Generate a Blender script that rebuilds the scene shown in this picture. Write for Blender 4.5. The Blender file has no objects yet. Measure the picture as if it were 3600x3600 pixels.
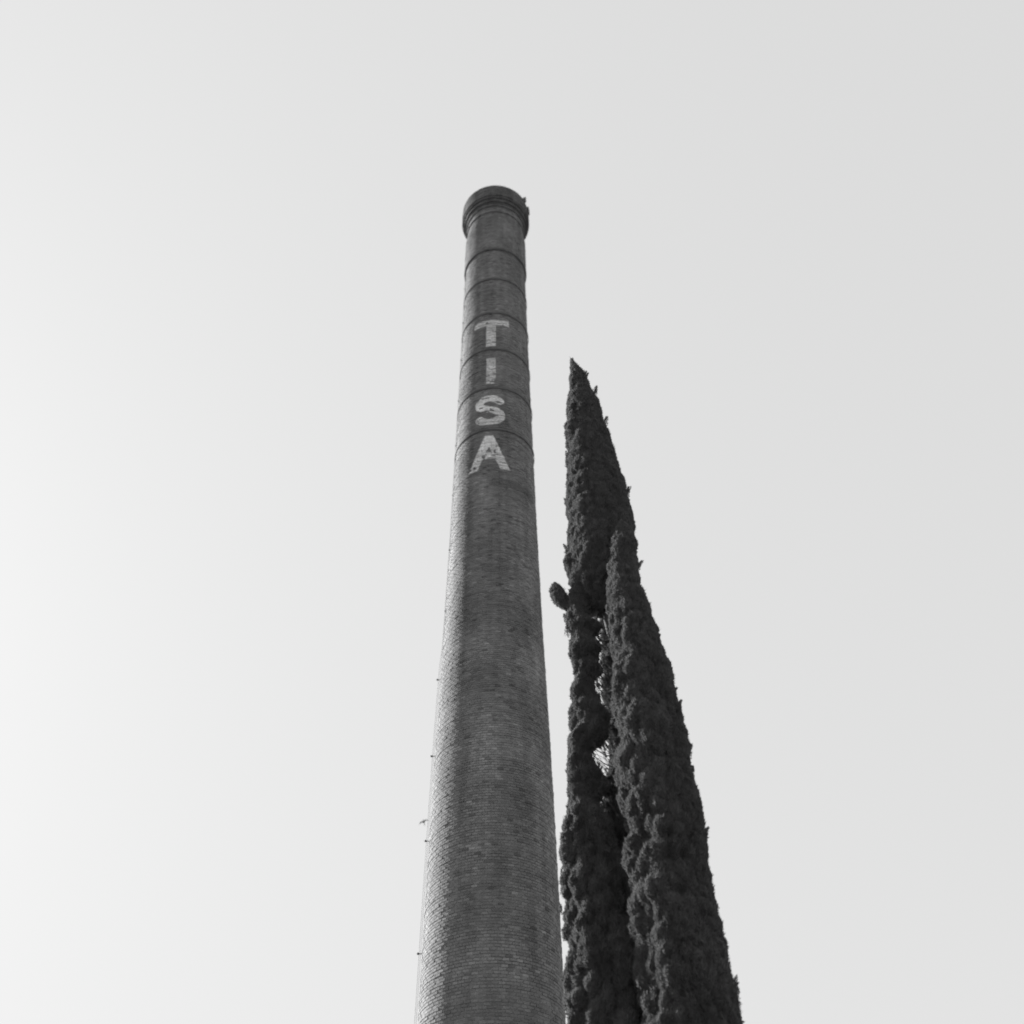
import bpy, bmesh, math, random
import numpy as np
from mathutils import Vector, Matrix, noise

random.seed(7)
rng = np.random.default_rng(7)
S = bpy.context.scene
COL = S.collection

# ------------------------------------------------------------------ camera
F_PX = 3717.0                      # 60 mm lens on a 6x6 negative, in pixels of the 3600 px photograph
PITCH = math.radians(46.0)
ROLL = 0.01254
EYE = Vector((0.0, 0.0, 1.6))
fwd = Vector((0, math.cos(PITCH), math.sin(PITCH)))
rx = Vector((1, 0, 0)); up = Vector((0, -math.sin(PITCH), math.cos(PITCH)))
cr = math.sqrt(1 - ROLL * ROLL)
rxr = rx * cr - up * ROLL
upr = up * cr + rx * ROLL
cam = bpy.data.cameras.new("camera")
cam.sensor_width = 58.11
cam.lens = 60.0
cam.clip_start = 0.1
cam.clip_end = 6000
cam.dof.use_dof = True
cam.dof.focus_distance = 15.5
cam.dof.aperture_fstop = 1.5
camo = bpy.data.objects.new("camera", cam)
m = Matrix((rxr, upr, -fwd)).transposed().to_4x4()
m.translation = EYE
camo.matrix_world = m
COL.objects.link(camo)
S.camera = camo

# ------------------------------------------------------------------ world, sun, exposure
SUN_EL = math.radians(28.0)
SUN_AZ = math.radians(-54.0)        # left of the view and a little behind the chimney
w = bpy.data.worlds.new("World")
S.world = w
w.use_nodes = True
nt = w.node_tree
nt.nodes.clear()
out = nt.nodes.new("ShaderNodeOutputWorld")
bg = nt.nodes.new("ShaderNodeBackground")
sky = nt.nodes.new("ShaderNodeTexSky")
sky.sky_type = 'NISHITA'
sky.sun_disc = False
sky.sun_elevation = SUN_EL
sky.sun_rotation = SUN_AZ
sky.altitude = 100
sky.air_density = 1.0
sky.dust_density = 4.0
sky.ozone_density = 1.0
bw = nt.nodes.new("ShaderNodeRGBToBW")       # black-and-white film
nt.links.new(sky.outputs[0], bw.inputs[0])
# thin high haze over the whole sky evens out its brightness
pw = nt.nodes.new("ShaderNodeMath"); pw.operation = 'POWER'; pw.inputs[1].default_value = 0.10
ml = nt.nodes.new("ShaderNodeMath"); ml.operation = 'MULTIPLY'; ml.inputs[1].default_value = 5.32
nt.links.new(bw.outputs[0], pw.inputs[0])
nt.links.new(pw.outputs[0], ml.inputs[0])
nt.links.new(ml.outputs[0], bg.inputs[0])
bg.inputs[1].default_value = 0.05
nt.links.new(bg.outputs[0], out.inputs[0])

sd = bpy.data.lights.new("sun", 'SUN')
sd.energy = 5.0
sd.angle = math.radians(0.6)
sd.color = (1, 1, 1)
so = bpy.data.objects.new("sun", sd)
sdir = Vector((math.sin(SUN_AZ) * math.cos(SUN_EL), math.cos(SUN_AZ) * math.cos(SUN_EL), math.sin(SUN_EL)))
so.rotation_euler = sdir.to_track_quat('Z', 'Y').to_euler()
so.location = (0, 0, 80)
COL.objects.link(so)

S.view_settings.view_transform = 'Standard'
S.view_settings.look = 'None'
S.view_settings.exposure = 1.4
S.view_settings.gamma = 1.0
S.view_settings.use_curve_mapping = False
S.render.engine = 'CYCLES'
S.cycles.max_bounces = 6
S.cycles.filter_width = 1.9

# ------------------------------------------------------------------ helpers
def ray(px, py):
    return fwd * F_PX + rxr * (px - 1800) + upr * (1800 - py)

def at_dist(px, py, D):
    """point of the pixel's ray at horizontal distance D from the eye"""
    d = ray(px, py)
    return EYE + d * (D / math.hypot(d.x, d.y))

def az(px, py):
    d = ray(px, py)
    return math.atan2(d.x, d.y)

def mat(name, base, rough=0.9, spec=0.2):
    mt = bpy.data.materials.new(name)
    mt.use_nodes = True
    b = mt.node_tree.nodes["Principled BSDF"]
    b.inputs["Base Color"].default_value = (base, base, base, 1)
    b.inputs["Roughness"].default_value = rough
    b.inputs["Specular IOR Level"].default_value = spec
    return mt, mt.node_tree, b

def noise_factor(nt_, scale, detail, lo, hi, vec=None):
    n = nt_.nodes.new("ShaderNodeTexNoise")
    n.inputs["Scale"].default_value = scale
    n.inputs["Detail"].default_value = detail
    if vec is not None:
        nt_.links.new(vec, n.inputs["Vector"])
    r = nt_.nodes.new("ShaderNodeMapRange")
    r.inputs["From Min"].default_value = 0.3
    r.inputs["From Max"].default_value = 0.7
    r.inputs["To Min"].default_value = lo
    r.inputs["To Max"].default_value = hi
    nt_.links.new(n.outputs["Fac"], r.inputs["Value"])
    return r.outputs[0]

def mul(nt_, a, b):
    mm = nt_.nodes.new("ShaderNodeMath")
    mm.operation = 'MULTIPLY'
    for i, v in enumerate((a, b)):
        if isinstance(v, (int, float)):
            mm.inputs[i].default_value = v
        else:
            nt_.links.new(v, mm.inputs[i])
    return mm.outputs[0]

def mapped(nt_, sx, sy, sz):
    g = nt_.nodes.new("ShaderNodeNewGeometry")
    mp = nt_.nodes.new("ShaderNodeMapping")
    mp.inputs["Scale"].default_value = (sx, sy, sz)
    nt_.links.new(g.outputs["Position"], mp.inputs["Vector"])
    return mp.outputs[0]

def surface(name, base, lo, hi, scale, rough=0.9, grain=None, tone=None, spec=0.2, bump=0.0, streak=None):
    """grey with broad stains (world-placed noise), fine grain and a tone per piece"""
    mt, n, b = mat(name, base, rough, spec)
    v = noise_factor(n, scale, 4, lo, hi, mapped(n, 1, 1, 1))
    if streak:
        v = mul(n, v, noise_factor(n, 1.0, 3, streak[0], streak[1], mapped(n, 5, 5, 0.35)))
    if grain:
        g = noise_factor(n, grain, 2, 0.75, 1.25, mapped(n, 1, 1, 1))
        v = mul(n, v, g)
    if tone == 'object':
        oi = n.nodes.new("ShaderNodeObjectInfo")
        r = n.nodes.new("ShaderNodeMapRange")
        r.inputs["To Min"].default_value = 0.80; r.inputs["To Max"].default_value = 1.20
        n.links.new(oi.outputs["Random"], r.inputs["Value"])
        v = mul(n, v, r.outputs[0])
    elif tone == 'attribute':
        a = n.nodes.new("ShaderNodeAttribute"); a.attribute_name = "tone"
        v = mul(n, v, a.outputs["Fac"])
    v = mul(n, v, base)
    n.links.new(v, b.inputs["Base Color"])
    if bump:
        bn = n.nodes.new("ShaderNodeTexNoise"); bn.inputs["Scale"].default_value = 70
        n.links.new(mapped(n, 1, 1, 1), bn.inputs["Vector"])
        bu = n.nodes.new("ShaderNodeBump"); bu.inputs["Strength"].default_value = bump
        bu.inputs["Distance"].default_value = 0.01
        n.links.new(bn.outputs["Fac"], bu.inputs["Height"])
        n.links.new(bu.outputs[0], b.inputs["Normal"])
    return mt

BRICK_TONE = 0.15
M_BRICK = surface("fired_brick", BRICK_TONE, 0.82, 1.18, 0.9, 0.85, 45, 'attribute', spec=0.32, bump=0.5, streak=(0.85, 1.15))
M_BRICK1 = surface("fired_brick_single", BRICK_TONE, 0.82, 1.18, 0.9, 0.85, 45, 'object', spec=0.32, bump=0.5, streak=(0.85, 1.15))
M_MORTAR = surface("lime_mortar", 0.22, 0.8, 1.2, 1.2, 0.95, 60, bump=0.6)
M_HOOP = surface("rusty_iron", 0.09, 0.7, 1.3, 6, 0.7, 80)
M_PAINT = surface("weathered_white_paint", 0.72, 0.75, 1.12, 3.0, 0.85, 40, bump=0.3)
M_METAL = surface("dull_metal", 0.22, 0.85, 1.15, 20, 0.5, spec=0.5)
M_DARKM = surface("dark_ceramic", 0.03, 0.9, 1.1, 20, 0.5, spec=0.5)
M_LEAF = surface("cypress_foliage", 0.105, 0.8, 1.2, 1.6, 0.75, None, 'attribute', spec=0.25)
def add_translucency(mt, base, fac):
    n = mt.node_tree; b = n.nodes["Principled BSDF"]; o_ = n.nodes["Material Output"]
    tr = n.nodes.new("ShaderNodeBsdfTranslucent"); tr.inputs["Color"].default_value = (base, base, base, 1)
    mx = n.nodes.new("ShaderNodeMixShader"); mx.inputs[0].default_value = fac
    n.links.new(b.outputs[0], mx.inputs[1]); n.links.new(tr.outputs[0], mx.inputs[2])
    n.links.new(mx.outputs[0], o_.inputs["Surface"])
add_translucency(M_LEAF, 0.16, 0.32)
M_BARK = surface("cypress_bark", 0.10, 0.7, 1.3, 8, 0.95, 60, bump=0.8)
M_BIRD = surface("bird_feathers", 0.03, 0.8, 1.2, 30, 0.8)
M_GROUND = surface("dry_earth_and_grass", 0.14, 0.6, 1.35, 0.35, 1.0, 12, bump=0.6)

def tag(o, **kw):
    for k, v in kw.items():
        o[k] = v

def mesh_np(name, verts, faces, material, parent=None, tone=None, smooth=False):
    """verts (n,3); faces (m,k) with one k"""
    me = bpy.data.meshes.new(name)
    verts = np.asarray(verts, dtype=np.float32); faces = np.asarray(faces, dtype=np.int32)
    k = faces.shape[1]
    me.vertices.add(len(verts)); me.vertices.foreach_set("co", verts.ravel())
    me.loops.add(faces.size); me.loops.foreach_set("vertex_index", faces.ravel())
    me.polygons.add(len(faces))
    me.polygons.foreach_set("loop_start", np.arange(0, faces.size, k, dtype=np.int32))
    me.update(calc_edges=True)
    if tone is not None:
        a = me.attributes.new("tone", 'FLOAT', 'FACE')
        a.data.foreach_set("value", np.asarray(tone, dtype=np.float32))
    if not smooth:
        me.polygons.foreach_set("use_smooth", np.zeros(len(faces), dtype=bool))
    else:
        me.polygons.foreach_set("use_smooth", np.ones(len(faces), dtype=bool))
    me.materials.append(material)
    o = bpy.data.objects.new(name, me)
    COL.objects.link(o)
    if parent: o.parent = parent
    return o

def empty(name, loc, **kw):
    o = bpy.data.objects.new(name, None)
    o.location = loc
    COL.objects.link(o)
    tag(o, **kw)
    return o

def lathe(name, prof, seg, material, parent=None, centre=(0, 0), wob=0.0, close=True):
    vs = []; fs = []
    n = len(prof)
    for i, (r, z) in enumerate(prof):
        for j in range(seg):
            a = 2 * math.pi * j / seg
            rr = r + wob * noise.noise(Vector((math.cos(a) * 2, math.sin(a) * 2, z * 3)))
            vs.append((centre[0] + rr * math.cos(a), centre[1] + rr * math.sin(a), z))
    for i in range(n if close else n - 1):
        for j in range(seg):
            k = (j + 1) % seg; i2 = (i + 1) % n
            fs.append((i * seg + j, i * seg + k, i2 * seg + k, i2 * seg + j))
    return mesh_np(name, vs, fs, material, parent)

def tube(pts, radii, seg=6):
    """verts, faces of a capped tube"""
    vs = []; fs = []
    pts = [Vector(p) for p in pts]
    for i, p in enumerate(pts):
        d = (pts[min(i + 1, len(pts) - 1)] - pts[max(i - 1, 0)]).normalized()
        a = d.orthogonal().normalized() if abs(d.z) < 0.9 else Vector((1, 0, 0)).cross(d).normalized()
        b = d.cross(a)
        for j in range(seg):
            t = 2 * math.pi * j / seg
            vs.append(p + (a * math.cos(t) + b * math.sin(t)) * radii[i])
    for i in range(len(pts) - 1):
        for j in range(seg):
            k = (j + 1) % seg
            fs.append((i * seg + j, i * seg + k, (i + 1) * seg + k, (i + 1) * seg + j))
    return vs, fs

def join_lists(parts):
    V = []; Fc = []
    for v, f in parts:
        o = len(V); V += [tuple(x) for x in v]; Fc += [tuple(i + o for i in q) for q in f]
    return V, Fc

# ------------------------------------------------------------------ ground
def ground():
    N = 96; R = 2500.0
    vs = [(0, 0, 0)]; fs = []
    rings = [3, 8, 15, 25, 40, 70, 120, 250, 600, 1300, R]
    for r in rings:
        for j in range(N):
            a = 2 * math.pi * j / N
            z = 0.0 if r < 30 else 0.0005 * r * noise.noise(Vector((math.cos(a) * 3, math.sin(a) * 3, r * .01)))
            vs.append((r * math.cos(a), 10 + r * math.sin(a), z))
    me = bpy.data.meshes.new("ground")
    for j in range(N):
        fs.append((0, 1 + j, 1 + (j + 1) % N))
    for i in range(len(rings) - 1):
        for j in range(N):
            k = (j + 1) % N
            fs.append((1 + i * N + j, 1 + (i + 1) * N + j, 1 + (i + 1) * N + k, 1 + i * N + k))
    me.from_pydata(vs, [], fs); me.materials.append(M_GROUND)
    o = bpy.data.objects.new("ground", me); COL.objects.link(o)
    tag(o, kind="structure", label="flat dry ground of earth and short grass")
ground()

# ------------------------------------------------------------------ chimney
D_CH = 20.0
AZ_CH = math.radians(-1.38)
CX, CY = D_CH * math.sin(AZ_CH), D_CH * math.cos(AZ_CH)
FRONT = math.atan2(-CY, -CX)               # angle on the shaft that faces the camera
H_R = [(0, 1.455), (9.28, 1.335), (11.04, 1.318), (12.9, 1.296), (15.0, 1.262), (18.25, 1.190), (21.2, 1.145),
       (24.6, 1.112), (28.7, 1.072), (33.7, 1.042), (34.35, 1.040)]
PROFILE = H_R + [(34.36, 1.088), (36.40, 1.090), (36.41, 1.035), (37.02, 1.035), (37.03, 1.07), (37.16, 1.07), (37.17, 1.04),
                 (37.46, 1.04), (37.47, 1.10), (37.64, 1.10), (37.65, 1.17), (37.82, 1.17),
                 (37.83, 1.225), (37.94, 1.225), (37.95, 1.262), (38.62, 1.262), (38.63, 1.225), (38.75, 1.22)]
PH = [p[0] for p in PROFILE]; PR = [p[1] for p in PROFILE]
def shaft_r(h):
    return float(np.interp(h, PH, PR))

chimney = empty("brick_chimney", (CX, CY, 0), category="chimney",
                label="tall round tapering brick factory chimney with iron hoops and TISA painted in white letters")

COURSE = 0.06; JOINT = 0.009; PERP = 0.006
BZ0 = 1.5                                   # bricks start on the plinth
NCOURSE = int((38.74 - BZ0) / COURSE)
brick_info = {}                             # course -> (n, offset, face distances)
bv = []; bf = []; btone = []; singles = []
FRONT_N = 0
for c in range(NCOURSE):
    z0 = BZ0 + c * COURSE
    zc = z0 + COURSE / 2
    r = shaft_r(zc)
    n = 64 if zc < 18 else 56
    off = (0.5 if c % 2 else 0.0) * 2 * math.pi / n + random.uniform(-.012, .012)
    course_j = random.gauss(0, 0.0022)
    dists = []
    for i in range(n):
        j = course_j + max(-0.008, min(0.008, random.gauss(0, 0.0030)))
        # the crown's rim has lost a few bricks on its right side
        th = off + i * 2 * math.pi / n
        dists.append(r + j)
        rel = (th - FRONT + math.pi) % (2 * math.pi) - math.pi
        if zc > 38.35 and 0.95 < rel < 1.3: 
            if random.random() < (zc - 38.3) * 2.2:
                continue
        half = math.pi / n
        tone = max(0.55, min(1.55, random.gauss(1.0, 0.12)))
        if random.random() < 0.03: tone *= 0.6
        if random.random() < 0.03: tone *= 1.35
        tone *= 1 + .34 * noise.noise(Vector((math.cos(th) * 1.6, math.sin(th) * 1.6, zc * .7)))
        if zc > 37.5: tone *= .62 + .16 * noise.noise(Vector((math.cos(th) * 3, math.sin(th) * 3, zc)))   # soot on the crown
        # rain streaks that run down from the crown and the hoops
        st_ = noise.noise(Vector((th * 5.5, 3.1, zc * .10))) + .5 * noise.noise(Vector((th * 14, 7.7, zc * .16)))
        tone *= 1 - .30 * max(0, st_) + .10 * max(0, -st_)
        # patches relaid with other bricks
        if noise.noise(Vector((math.cos(th) * 1.3 + 5, math.sin(th) * 1.3, zc * .33))) > .42: tone *= 1.16
        if 22.15 < zc < 22.45 and -.1 < rel < 1.2: tone *= .72                                            # stain of a lost hoop
        dz = random.uniform(-.0015, .0015)
        if 8.50 < zc and abs(rel) < 1.40 and len(singles) < 300:
            singles.append((th, r + j, z0 + dz, n))
            continue
        d = r + j; hw = d * math.tan(half) - PERP / 2; dep = 0.05
        hz = COURSE - JOINT
        ct, st = math.cos(th), math.sin(th)
        bev = 0.0025
        base = len(bv)
        # back ring (4) then front ring (4), front slightly smaller: worn arrises
        for (rr, w_, zz) in ((d - dep, hw - .004, 0), (d, hw, bev)):
            for sx_, sz_ in ((-1, zz), (1, zz), (1, hz - zz), (-1, hz - zz)):
                ww = (w_ - (bev if zz else 0)) * sx_
                bv.append((rr * ct - ww * st, rr * st + ww * ct, z0 + dz + sz_))
        b = base
        bf += [(b + 4, b + 5, b + 6, b + 7), (b, b + 1, b + 5, b + 4), (b + 1, b + 2, b + 6, b + 5),
               (b + 2, b + 3, b + 7, b + 6), (b + 3, b, b + 4, b + 7)]
        btone += [tone] * 5
    brick_info[c] = (n, off, dists)
o = mesh_np("bricks_in_courses", bv, bf, M_BRICK, chimney, btone)
tag(o, kind="stuff", label="upper courses of weathered bricks")

# single bricks: those that show largest, at the foot of the picture
def single_mesh(n, d):
    hw = d * math.tan(math.pi / n) - PERP / 2; hz = COURSE - JOINT; b = 0.0025
    vs = []
    for (x, w_, zz) in ((-.05, hw - .004, 0), (0, hw - b, b)):
        for sx_, sz_ in ((-1, zz), (1, zz), (1, hz - zz), (-1, hz - zz)):
            vs.append((x, sx_ * w_, sz_))
    fs = [(4, 5, 6, 7), (0, 1, 5, 4), (1, 2, 6, 5), (2, 3, 7, 6), (3, 0, 4, 7), (3, 2, 1, 0)]
    me = bpy.data.meshes.new("brick"); me.from_pydata(vs, [], fs); me.materials.append(M_BRICK1)
    return me
bm_one = single_mesh(64, shaft_r(9.0))
for (th, d, z, n) in singles:
    b = bpy.data.objects.new("brick", bm_one)
    b.location = (d * math.cos(th), d * math.sin(th), z)
    b.rotation_euler = (0, 0, th)
    COL.objects.link(b); b.parent = chimney

# mortar core, with the flue hollow at the top
core = [(r - 0.009, h) for h, r in PROFILE if h <= 38.75]
core[0] = (core[0][0], 1.45)
core += [(0.80, 38.74), (0.80, 30.0)]
core = [(0.75, 1.45)] + core
o = lathe("mortar_core", core, 72, M_MORTAR, chimney)
# octagonal plinth
pl = [(1.2, 0), (1.75, 0), (1.75, 1.30), (1.68, 1.38), (1.68, 1.48), (1.2, 1.48)]
lathe("plinth", pl, 8, M_MORTAR, chimney)

# iron hoops
for h in (24.50, 26.43, 28.40, 30.40, 32.45):
    r = shaft_r(h) + 0.012
    o = lathe("iron_hoop", [(r, h - .055), (r + .018, h - .05), (r + .018, h + .05), (r, h + .055)], 96, M_HOOP, chimney, wob=.006)
    vs, fs = [], []
# corbel ledge under the crown
r = shaft_r(34.3) + 0.01
lathe("iron_hoop", [(r, 34.30), (r + .05, 34.32), (r + .05, 34.40), (r, 34.42)], 96, M_HOOP, chimney, wob=.006)

def bar(name, rel, r0, r1, z0, z1, wd, m_):
    th = FRONT + rel; c_, s_ = math.cos(th), math.sin(th)
    vs = [(r * c_ - y * s_, r * s_ + y * c_, z) for r in (r0, r1) for y in (-wd / 2, wd / 2) for z in (z0, z1)]
    fs = [(0, 1, 3, 2), (4, 6, 7, 5), (0, 4, 5, 1), (2, 3, 7, 6), (0, 2, 6, 4), (1, 5, 7, 3)]
    return mesh_np(name, vs, fs, m_, chimney)
bar("iron_bracket", 1.02, 1.20, 1.33, 38.50, 38.82, .07, M_HOOP)
bar("iron_bracket", 1.32, 1.22, 1.31, 38.30, 38.66, .16, M_HOOP)

# ---- painted letters: cells of paint that follow each brick face
def face_r(theta, z):
    c = int((z - BZ0) / COURSE)
    zz = (z - BZ0) - c * COURSE
    n, off, ds = brick_info[c]
    step = 2 * math.pi / n
    i = round((theta - off) / step)
    a = theta - off - i * step
    d = ds[int(i) % n]
    injoint = zz > COURSE - JOINT - .001 or abs(math.tan(a) * d) > d * math.tan(step / 2) - PERP / 2 - .001
    return d / math.cos(a), injoint

def u_hash(z, th):
    """one random number per brick: paint that has left with the brick's skin"""
    c = int((z - BZ0) / COURSE); n, off, ds = brick_info[c]
    i = int(round((th - off) / (2 * math.pi / n)))
    return abs(math.sin(c * 127.1 + i * 311.7) * 43758.5453) % 1.0

def in_letter(ch, u, v):
    """u -1..1 across, v 0..1 up"""
    if ch == 'T': return v > 0.80 or abs(u) < 0.26
    if ch == 'I': return abs(u) < 1.0
    if ch == 'A':
        outer = 1.0 - 0.80 * v
        wid = 0.46
        if abs(u) > outer: return False
        inner = outer - wid
        if abs(u) > inner: return True
        return 0.30 < v < 0.50
    if ch == 'S':
        t = 0.215                        # stroke
        y = v * 2 - 1                     # -1..1
        best = 9
        for k in range(0, 61):
            s = k / 60
            if s < .5:
                ang = math.radians(25 + (s / .5) * 245)
                px_, py_ = 0.72 * math.cos(ang), 0.42 + 0.37 * math.sin(ang)
            else:
                ang = math.radians(90 - ((s - .5) / .5) * 245)
                px_, py_ = 0.72 * math.cos(ang), -0.42 + 0.42 * math.sin(ang)
            dd = math.hypot((u - px_) * .72, y - py_)
            best = min(best, dd)
        return best < t
    return False

LET = [('T', -3.338, -0.083, 28.54, 30.01), ('I', -2.155, -1.321, 26.62, 27.92),
       ('S', -3.07, -0.514, 24.72, 26.06), ('A', -3.45, -0.12, 22.82, 24.22)]
for ch, a0, a1, z0, z1 in LET:
    r = shaft_r((z0 + z1) / 2)
    def to_theta(adeg):
        # camera azimuth -> angle on the shaft
        b = math.radians(adeg) - AZ_CH
        s = max(-1, min(1, D_CH * math.sin(b) / r))
        phi = math.asin(s) - b
        return phi
    t0, t1 = to_theta(a0), to_theta(a1)
    tm, th_ = (t0 + t1) / 2, (t1 - t0) / 2
    cell = 0.02
    nu = int(abs(t1 - t0) * r / cell); nv = int((z1 - z0) / cell)
    V = []; Fq = []
    for iu in range(nu):
        for iv in range(nv):
            u = ((iu + .5) / nu) * 2 - 1; v = (iv + .5) / nv
            if not in_letter(ch, u, v): continue
            if u_hash(z0 + v * (z1 - z0), FRONT + tm + u * th_) < (.035 if ch != 'I' or v > .25 else .22): continue
            wear = noise.fractal(Vector((iu * .12, iv * .09, ord(ch))), 1, 2, 4)
            if wear > 0.52 or random.random() < 0.04: continue
            th = FRONT + tm + u * th_
            z = z0 + v * (z1 - z0)
            rr, j = face_r(th, z)
            if j: rr -= .008
            rr += .002
            da = abs(t1 - t0) / nu / 2; dz = (z1 - z0) / nv / 2
            b = len(V)
            for (sa, sz) in ((-1, -1), (1, -1), (1, 1), (-1, 1)):
                V.append((rr * math.cos(th + sa * da), rr * math.sin(th + sa * da), z + sz * dz))
            Fq.append((b, b + 1, b + 2, b + 3))
    o = mesh_np("painted_letter", V, Fq, M_PAINT, chimney)
    tag(o, label="white painted letter " + ch)

# ---- lightning conductor down the left side: cable on stand-off brackets
def side_theta(h):
    return FRONT - math.acos(shaft_r(h) / D_CH)      # left silhouette
for off_ in (0.03, 0.058):
    pts = []; rad = []
    h = 2.0
    while h < 38.0:
        rr = shaft_r(min(h, 34.0)) + (off_ if h < 17.5 else off_ * .45)
        th = side_theta(min(h, 34.0)) + (0.02 if off_ < .06 else 0)
        pts.append((rr * math.cos(th), rr * math.sin(th), h)); rad.append(0.0032)
        h += 0.5
    v, f = tube(pts, rad, 6)
    mesh_np("conductor_cable", v, f, M_METAL, chimney)
for h in (4.0, 6.0, 8.0, 10.19, 12.51, 14.53, 16.60, 18.7, 20.8, 22.9, 25.0, 27.1, 29.2, 31.3, 33.4):
    rr = shaft_r(h) - (0.0 if h < 17 else .065); th = side_theta(h)
    p = lambda q, dz=0: (q * math.cos(th), q * math.sin(th), h + dz)
    v1 = tube([p(rr - .02), p(rr + .06)], [.008, .008], 6)
    v2 = tube([p(rr + .045, -.012), p(rr + .055, -.012), p(rr + .065, 0), p(rr + .085, 0), p(rr + .10, .008), p(rr + .105, .008)],
              [.001, .015, .021, .023, .014, .001], 8)
    v, f = join_lists([v1, v2])
    mesh_np("standoff_bracket", v, f, M_DARKM, chimney)

# ------------------------------------------------------------------ cypresses
def rows_to_spine(rows, D):
    """rows: (py, left px, right px) of the outline -> list (h, x, y, r)"""
    res = []
    for py, l, r_ in rows:
        a0, a1 = az(l, py), az(r_, py)
        ac, hw = (a0 + a1) / 2, (a1 - a0) / 2
        R = D * math.sin(hw)
        d = ray((l + r_) / 2, py)
        h = EYE.z + D * math.cos(hw) * d.z / math.hypot(d.x, d.y)
        res.append((h, D * math.sin(ac), D * math.cos(ac), R))
    res.sort()
    return res

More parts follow.
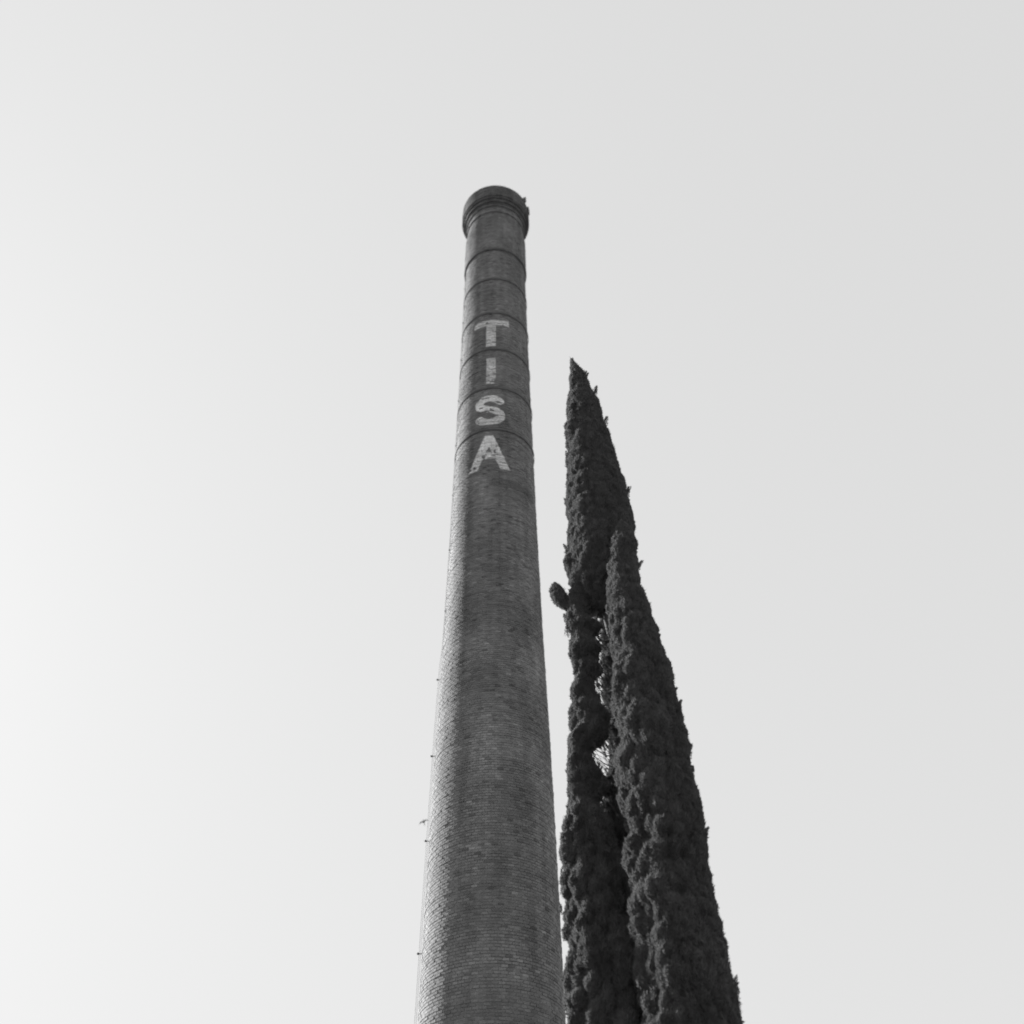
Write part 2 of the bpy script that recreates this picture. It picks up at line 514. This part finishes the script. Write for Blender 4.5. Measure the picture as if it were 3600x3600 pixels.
def crown(parent, spines, seed=1, extra=(), per_m2=23000, lump=1.0, low=4.2):
    """a leafy shell of rounded clumps, grown over with short upright sprays"""
    g = np.random.default_rng(seed)
    base = np.array(parent.location)
    V = []; Fa = []; tone = []; nv = 0
    SP = []; SN = []; ST = []
    for si, spine in enumerate(spines):
        hs = np.array([q[0] for q in spine]); xs = np.array([q[1] for q in spine])
        ys = np.array([q[2] for q in spine]); rs = np.array([q[3] for q in spine])
        z = hs[0]; zs = []
        while z < hs[-1]:
            zs.append(z); z += 0.03 if z > low else 0.10
        zs.append(hs[-1])
        zs = np.array(zs); seg = 120
        th = np.arange(seg) * 2 * math.pi / seg
        R_ = np.interp(zs, hs, rs); X = np.interp(zs, hs, xs); Y = np.interp(zs, hs, ys)
        grid = np.zeros((len(zs), seg, 3)); tn = np.zeros((len(zs), seg))
        for a in range(len(zs)):
            r0 = R_[a]; amp = lump * min(1.0, r0 / .38)
            for b in range(seg):
                c_, s_ = math.cos(th[b]), math.sin(th[b])
                px_, py_ = c_ * r0, s_ * r0
                if s_ > .5 and b % 1 == 0:
                    f1 = f2 = .45
                else:
                    # clumps grow upward: sample with the height sheared outward
                    f1 = noise.voronoi(Vector((px_ * 3.0 + seed, py_ * 3.0 + si * 9, zs[a] * 1.7)))[0][0]
                    f2 = noise.voronoi(Vector((px_ * 8.0 + seed, py_ * 8.0 + si * 5, zs[a] * 4.7)))[0][0]
                side = (1.0 if c_ < 0.0 else 1.0 - .6 * c_) * (1.0 if zs[a] < 9.5 else max(.55, 1.0 - .14 * (zs[a] - 9.5)))
                n3 = noise.noise(Vector((px_ * 22, py_ * 22, zs[a] * 18)))
                n4 = noise.noise(Vector((px_ * 9 + 4, py_ * 9, zs[a] * 8)))
                d = .030 * n4 * min(1, r0 / .2) - amp * side * (.18 * f1 ** 1.6 + .135 * f2 ** 1.5) + .022 * n3 + .065 * amp * side
                rr = max(.006, r0 - .018 + d)
                grid[a, b] = (X[a] + rr * c_, Y[a] + rr * s_, zs[a])
                tn[a, b] = .9
        nz = len(zs)
        V.append(grid.reshape(-1, 3))
        ii, jj = np.meshgrid(np.arange(nz - 1), np.arange(seg), indexing='ij')
        k2 = (jj + 1) % seg
        q = np.stack([ii * seg + jj, ii * seg + k2, (ii + 1) * seg + k2, (ii + 1) * seg + jj], -1).reshape(-1, 4)
        Fa.append(q + nv); nv += nz * seg
        tone.append(np.full(len(q), .85))  # shell evenly darker than most sprays: the crown's inner shade put into its colour
        # spray roots on the shell
        G = grid.reshape(-1, 3)
        A0, A1, A3 = G[q[:, 0]], G[q[:, 1]], G[q[:, 3]]
        nr = np.cross(A1 - A0, A3 - A0); ar = np.linalg.norm(nr, axis=1); nr /= ar[:, None] + 1e-12
        wgt = ar * np.where(nr[:, 1] > .3, .08, 1.0) * np.where(A0[:, 2] < low, .06, 1.0)
        cdf = np.cumsum(wgt); n = int(cdf[-1] * per_m2); cdf /= cdf[-1]
        pick = np.searchsorted(cdf, g.random(n)).clip(0, len(q) - 1)
        u = g.random((n, 1)); v = g.random((n, 1))
        SP.append(A0[pick] + (A1 - A0)[pick] * u + (A3 - A0)[pick] * v); SN.append(nr[pick])
        ST.append(g.normal(1, .13, n))
    pos = np.concatenate(SP); nor = np.concatenate(SN); T = np.concatenate(ST)
    up_ = np.array([0, 0, 1.0])
    # neighbouring sprays lean together
    lean = np.stack([np.sin(pos[:, 2] * 9 + pos[:, 0] * 7), np.cos(pos[:, 0] * 11 + pos[:, 2] * 5), np.zeros(len(pos))], 1) * .22
    d = nor * g.uniform(.35, .95, (len(pos), 1)) + up_ * g.uniform(.55, 1.25, (len(pos), 1)) + lean + g.normal(0, .22, pos.shape)
    sl = g.uniform(.018, .046, len(pos))
    long_ = g.random(len(pos)) < .03
    sl = np.where(long_, sl * 1.8, sl); d[long_] += up_ * .5
    # tufts and stray shoots
    for (p0, d0, l0, w0, blob) in extra:
        K = 130 if not blob else 240
        dd = np.array(d0, float); dd /= np.linalg.norm(dd)
        t = g.random(K)
        e = g.normal(0, 1, (K, 3)); e -= dd * (e @ dd)[:, None]; e /= np.linalg.norm(e, axis=1)[:, None]
        pr = (np.sin(t * math.pi) ** .6 if blob else (1 - t) ** .8) * w0
        pp = np.array(p0) - dd * (l0 * (1 - t))[:, None] + e * (pr * g.uniform(.4, 1, K))[:, None]
        pos = np.concatenate([pos, pp]); d = np.concatenate([d, dd * .9 + e * .45 + g.normal(0, .2, (K, 3))])
        sl = np.concatenate([sl, g.uniform(.016, .032, K)]); T = np.concatenate([T, g.normal(1, .13, K)])
    d /= np.linalg.norm(d, axis=1)[:, None]
    side = np.cross(d, g.normal(0, 1, d.shape)); side /= np.linalg.norm(side, axis=1)[:, None]
    sw = np.minimum(sl * g.uniform(.13, .21, len(sl)), .0075); nrm = np.cross(d, side)
    v1 = pos + d * (sl * .4)[:, None] + (side + nrm * .5) * sw[:, None]
    v3 = pos + d * (sl * .4)[:, None] - (side - nrm * .5) * sw[:, None]
    SV = np.stack([pos, v1, pos + d * sl[:, None], v3], 1).reshape(-1, 3)
    N = len(pos); q = np.arange(N)[:, None] * 4 + np.arange(4)[None]
    V.append(SV); Fa.append(q + nv); tone.append(np.clip(T, .6, 1.5))
    V = np.concatenate(V) - base; Fa = np.concatenate(Fa); tone = np.concatenate(tone)
    return mesh_np("crown", V, Fa, M_LEAF, parent, tone)

# outlines read off the photograph, rows of (y, left, right)
D_A = 11.3; D_B = 10.7
rowsA_top = [(1262, 2010, 2014), (1285, 2004, 2026), (1310, 2003, 2050), (1335, 2000, 2064), (1370, 1998, 2078), (1420, 1993, 2104),
             (1480, 1989, 2122), (1560, 1986, 2150), (1650, 1990, 2176), (1720, 1992, 2200), (1800, 1992, 2224),
             (1900, 1990, 2236), (1980, 1984, 2232), (2080, 1996, 2226), (2115, 2022, 2206), (2135, 2060, 2190), (2145, 2115, 2150)]
rowsA_left = [(2010, 2050, 2058), (2050, 2018, 2100), (2095, 1994, 2112), (2140, 1986, 2082), (2185, 1986, 2076), (2210, 1996, 2122), (2235, 2006, 2090), (2265, 2004, 2092), (2290, 2002, 2122), (2310, 2002, 2096), (2335, 2008, 2094),
              (2355, 2012, 2124), (2385, 2008, 2092), (2430, 2004, 2088), (2475, 2004, 2108), (2520, 1998, 2148), (2590, 1988, 2146), (2625, 1988, 2098),
              (2660, 1989, 2078), (2710, 1992, 2100), (2745, 1990, 2132), (2780, 1988, 2138), (2835, 1983, 2100), (2860, 1980, 2118), (2900, 1976, 2150),
              (2950, 1972, 2160), (3060, 1968, 2200), (3150, 1962, 2215), (3250, 1966, 2240), (3320, 1974, 2262), (3400, 1984, 2290), (3600, 1986, 2330)]
rowsA_core = [(2040, 2165, 2185), (2080, 2125, 2215), (2120, 2112, 2228), (2200, 2112, 2230), (2350, 2118, 2240), (2500, 2124, 2250), (2650, 2128, 2270), (2760, 2114, 2280),
              (2860, 2112, 2290), (3000, 2100, 2300), (3200, 2100, 2320), (3600, 2110, 2360)]
def downto(spine, rbase, x=None, y=None):
    """carry the crown on down below the picture"""
    h, x0, y0, r = spine[0]
    return [(0.9, x0 if x is None else x, y0 if y is None else y, rbase * .55), (2.2, x0 if x is None else x, y0 if y is None else y, rbase)] + spine
sA1 = rows_to_spine(rowsA_top, D_A)
sA2 = downto(rows_to_spine(rowsA_left, D_A), .45)
sA3 = downto(rows_to_spine(rowsA_core, D_A + .35), .45)
rowsB = [(1835, 2176, 2190), (1870, 2160, 2222), (1920, 2146, 2240), (1980, 2134, 2244), (2060, 2128, 2256), (2150, 2132, 2290),
         (2240, 2138, 2325), (2330, 2140, 2350), (2420, 2144, 2374), (2500, 2152, 2400), (2600, 2160, 2420), (2700, 2166, 2434),
         (2800, 2172, 2458), (2890, 2190, 2476), (3000, 2196, 2492), (3100, 2200, 2506), (3200, 2204, 2526), (3300, 2222, 2548),
         (3400, 2236, 2572), (3500, 2240, 2588), (3600, 2250, 2604)]
sB = downto(rows_to_spine(rowsB, D_B), .80)

# the tuft that leans out to the left of the tall tree
pt0 = at_dist(2004, 2150, D_A); 
extraA = []
tip_ = at_dist(1945, 2068, D_A)
d_ = (tip_ - pt0)
rowsA_tuft = [(2052, 1950, 1955), (2060, 1939, 1966), (2078, 1931, 1980), (2097, 1934, 1996), (2114, 1941, 2006), (2128, 1956, 2012),
              (2138, 1976, 2012), (2148, 1990, 2006)]
for k in range(10):
    q = random.uniform(.1, 1.0)
    extraA.append((tuple(pt0 + d_ * q + Vector((random.gauss(0, .02),) * 3)), tuple(d_.normalized() + Vector((random.gauss(0, .4), random.gauss(0, .4), random.gauss(0, .4)))), .10, .03, True))
def spike(px, py, D, dx=0.5, l=.20, w_=.028, n=3):
    p = at_dist(px, py, D)
    return [(tuple(p + Vector((random.gauss(0, .012),) * 3)), (dx + random.gauss(0, .15), random.gauss(0, .15), 1), l, w_, False) for _ in range(n)]
for (px_, py_, dx_) in ((2008, 1262, -.25), (2012, 1268, -.2), (2060, 1305, .25), (2066, 1312, .4), (2098, 1358, .3), (2090, 1372, .4), (2132, 1465, .3),
                        (2212, 1712, .4), (2208, 1722, .3), (1983, 1915, -.3), (1986, 1925, -.3), (1990, 2200, -.1), (1983, 2160, -.3)):
    extraA += spike(px_, py_, D_A, dx_)
extraB = []
for (px_, py_, dx_) in ((2256, 1972, .7), (2250, 1985, .6), (2318, 2232, .4), (2376, 2420, .8), (2396, 2462, .7), (2428, 2620, .3), (2490, 2910, .6),
                        (2583, 3440, .4), (2588, 3460, .6), (2590, 3480, .3), (2180, 1850, -.2)):
    extraB += spike(px_, py_, D_B, dx_)
for k in range(46):                              # stray shoots all round
    py_ = random.uniform(1900, 3580)
    e_ = np.interp(py_, [r[0] for r in rowsB], [r[2] for r in rowsB]) - random.uniform(2, 14)
    extraB += spike(e_, py_, D_B, random.uniform(.0, .5), random.uniform(.08, .16), random.uniform(.010, .02), 1)
for k in range(46):
    py_ = random.uniform(1330, 1990)
    for col, sg in ((1, 1), (2, -1)):
        e_ = np.interp(py_, [r[0] for r in rowsA_top], [r[col] for r in rowsA_top]) + sg * random.uniform(2, 12)
        extraA += spike(e_, py_, D_A, -sg * random.uniform(.0, .35), random.uniform(.07, .14), random.uniform(.010, .018), 1)
for k in range(120):                             # loose sprays that half close the gap
    py_ = random.choice((random.uniform(2140, 2500), random.uniform(2600, 2860)))
    extraA += spike(random.uniform(2072, 2128), py_, D_A + random.uniform(-.1, .3), random.uniform(-.6, .6), random.uniform(.05, .13), random.uniform(.008, .016), 1)
for k in range(30):
    py_ = random.uniform(2180, 3500)
    e_ = np.interp(py_, [r[0] for r in rowsA_left], [r[1] for r in rowsA_left]) + random.uniform(4, 14)
    extraA += spike(e_, py_, D_A, random.uniform(-.4, .0), random.uniform(.07, .14), random.uniform(.010, .018), 1)

tA = empty("cypress_tree", (sA3[0][1], sA3[0][2], 0), category="tree",
           label="taller slimmer cypress right of the chimney with ragged left side and sky showing through", group="cypresses beside the chimney")
tB = empty("cypress_tree", (sB[0][1], sB[0][2], 0), category="tree",
           label="fuller dense dark cypress at the right, standing in front of the taller one", group="cypresses beside the chimney")
crown(tA, [sA1, sA2, sA3, rows_to_spine(rowsA_tuft, D_A)], seed=3, extra=extraA, lump=1.0)
crown(tB, [sB], seed=11, extra=extraB, lump=.9)

def trunk(tree, spine, r0, top, name="trunk"):
    hs = [s[0] for s in spine]
    bx, by, _ = tree.location
    pts = [(0, 0, -.05)]; rad = [r0 * 1.25]
    h = .5
    while h < top:
        x = np.interp(h, hs, [s[1] for s in spine]) - bx; y = np.interp(h, hs, [s[2] for s in spine]) - by
        pts.append((float(x), float(y), h)); rad.append(max(.01, r0 * (1 - h / top)))
        h += .6
    v, f = tube(pts, rad, 12)
    mesh_np(name, v, f, M_BARK, tree, smooth=True)
full = sorted([s for s in sA3 if s[0] < 10.5] + [s for s in sA1 if s[0] > 11.5])
trunk(tA, full, .17, 16.5)
trunk(tB, sB, .20, 12.3)

# bare limbs and twigs that cross the gap in the tall tree
def limbs():
    parts = []
    bx, by, _ = tA.location
    hA = [s[0] for s in sA2]
    for k in range(260):
        h = random.uniform(6.2, 11.0)
        c3 = [float(np.interp(h, [s[0] for s in sA3], [s[i] for s in sA3])) for i in (1, 2)]
        h2 = h + random.choice((random.uniform(-.25, .3), random.uniform(.2, 1.0)))
        if h2 > 11.2: continue
        c2 = [float(np.interp(h2, hA, [s[i] for s in sA2])) for i in (1, 2)]
        p0 = Vector((c3[0] - bx + random.uniform(-.05, .05), c3[1] - by + random.uniform(-.15, .05), h))
        p1 = Vector((c2[0] - bx + random.uniform(-.05, .12), c2[1] - by + random.uniform(-.2, .1), h2))
        mid = (p0 + p1) / 2 + Vector((random.uniform(-.06, .06), random.uniform(-.06, .06), random.uniform(-.1, .05)))
        r = random.choice((.0025, .003, .004, .005, .009))
        parts.append(tube([p0, mid, p1], [r, r * .8, r * .5], 5))
    v, f = join_lists(parts)
    o = mesh_np("twigs", v, f, M_BARK, tA, smooth=True)
    o["kind"] = "stuff"
limbs()

# ------------------------------------------------------------------ bird
def bird():
    d = ray(1490, 2890); z = 44.0
    p = EYE + d * (z / F_PX)
    root = empty("bird", p, category="bird", label="small dark bird gliding in the sky just left of the chimney")
    # build along local x = wing span, y = heading
    v, f = tube([(0, -.09, 0), (0, -.06, 0), (0, -.01, 0), (0, .05, 0), (0, .075, .004), (0, .10, .002), (0, .118, 0)],
                [.004, .016, .026, .022, .016, .012, .002], 10)
    mesh_np("body", v, f, M_BIRD, root, smooth=True)
    for s in (-1, 1):
        out_l = [(.015, .045), (.08, .065), (.16, .035), (.225, -.03), (.15, .0), (.08, .005), (.015, -.02)]
        vs = [(s * x, y, .006 + .14 * x * (1 - x * 2)) for x, y in out_l] + [(s * x, y, .0 + .14 * x * (1 - x * 2)) for x, y in out_l]
        n = len(out_l)
        bm = bmesh.new()
        bvs = [bm.verts.new(q) for q in vs]
        bm.faces.new(bvs[:n]); bm.faces.new(bvs[n:][::-1])
        for i in range(n):
            j = (i + 1) % n
            bm.faces.new((bvs[i], bvs[n + i], bvs[n + j], bvs[j]))
        me = bpy.data.meshes.new("wing"); bm.to_mesh(me); bm.free(); me.materials.append(M_BIRD)
        o = bpy.data.objects.new("wing", me); COL.objects.link(o); o.parent = root
    vs = [(-.006, -.08, .002), (.006, -.08, .002), (.028, -.155, .002), (0, -.135, .002), (-.028, -.155, .002)]
    vs += [(x, y, -.002) for x, y, _ in vs]
    bm = bmesh.new(); b_ = [bm.verts.new(q) for q in vs]
    bm.faces.new(b_[:5][::-1]); bm.faces.new(b_[5:])
    for i in range(5): bm.faces.new((b_[i], b_[5 + i], b_[5 + (i + 1) % 5], b_[(i + 1) % 5]))
    me = bpy.data.meshes.new("tail"); bm.to_mesh(me); bm.free(); me.materials.append(M_BIRD)
    o = bpy.data.objects.new("tail", me); COL.objects.link(o); o.parent = root
    # wings drawn along the picture's rising diagonal, seen nearly edge-on
    X = (rxr * math.cos(.42) + upr * math.sin(.42)).normalized()
    Yv = (fwd * .6 + upr * .75 - rxr * .1); Yv = (Yv - X * Yv.dot(X)).normalized()
    Z = X.cross(Yv)
    mm = Matrix((X, Yv, Z)).transposed().to_4x4(); mm.translation = p
    root.matrix_world = mm
bird()

# ------------------------------------------------------------------ haze
def haze():
    me = bpy.data.meshes.new("haze")
    bm = bmesh.new(); bmesh.ops.create_cube(bm, size=1.0)
    for v in bm.verts:
        v.co = (v.co.x * 5200, v.co.y * 5200 + 10, -4.0 if v.co.z < 0 else 40.5)
    bm.to_mesh(me); bm.free()
    mt = bpy.data.materials.new("thin_haze"); mt.use_nodes = True
    n = mt.node_tree; n.nodes.clear()
    o_ = n.nodes.new("ShaderNodeOutputMaterial"); pv = n.nodes.new("ShaderNodeVolumePrincipled")
    pv.inputs["Color"].default_value = (.9, .9, .9, 1); pv.inputs["Density"].default_value = 0.0016
    pv.inputs["Anisotropy"].default_value = 0.3
    n.links.new(pv.outputs[0], o_.inputs["Volume"])
    me.materials.append(mt)
    o = bpy.data.objects.new("haze", me); COL.objects.link(o)
    tag(o, kind="stuff", label="thin pale haze in the air around the chimney and trees")
# haze()
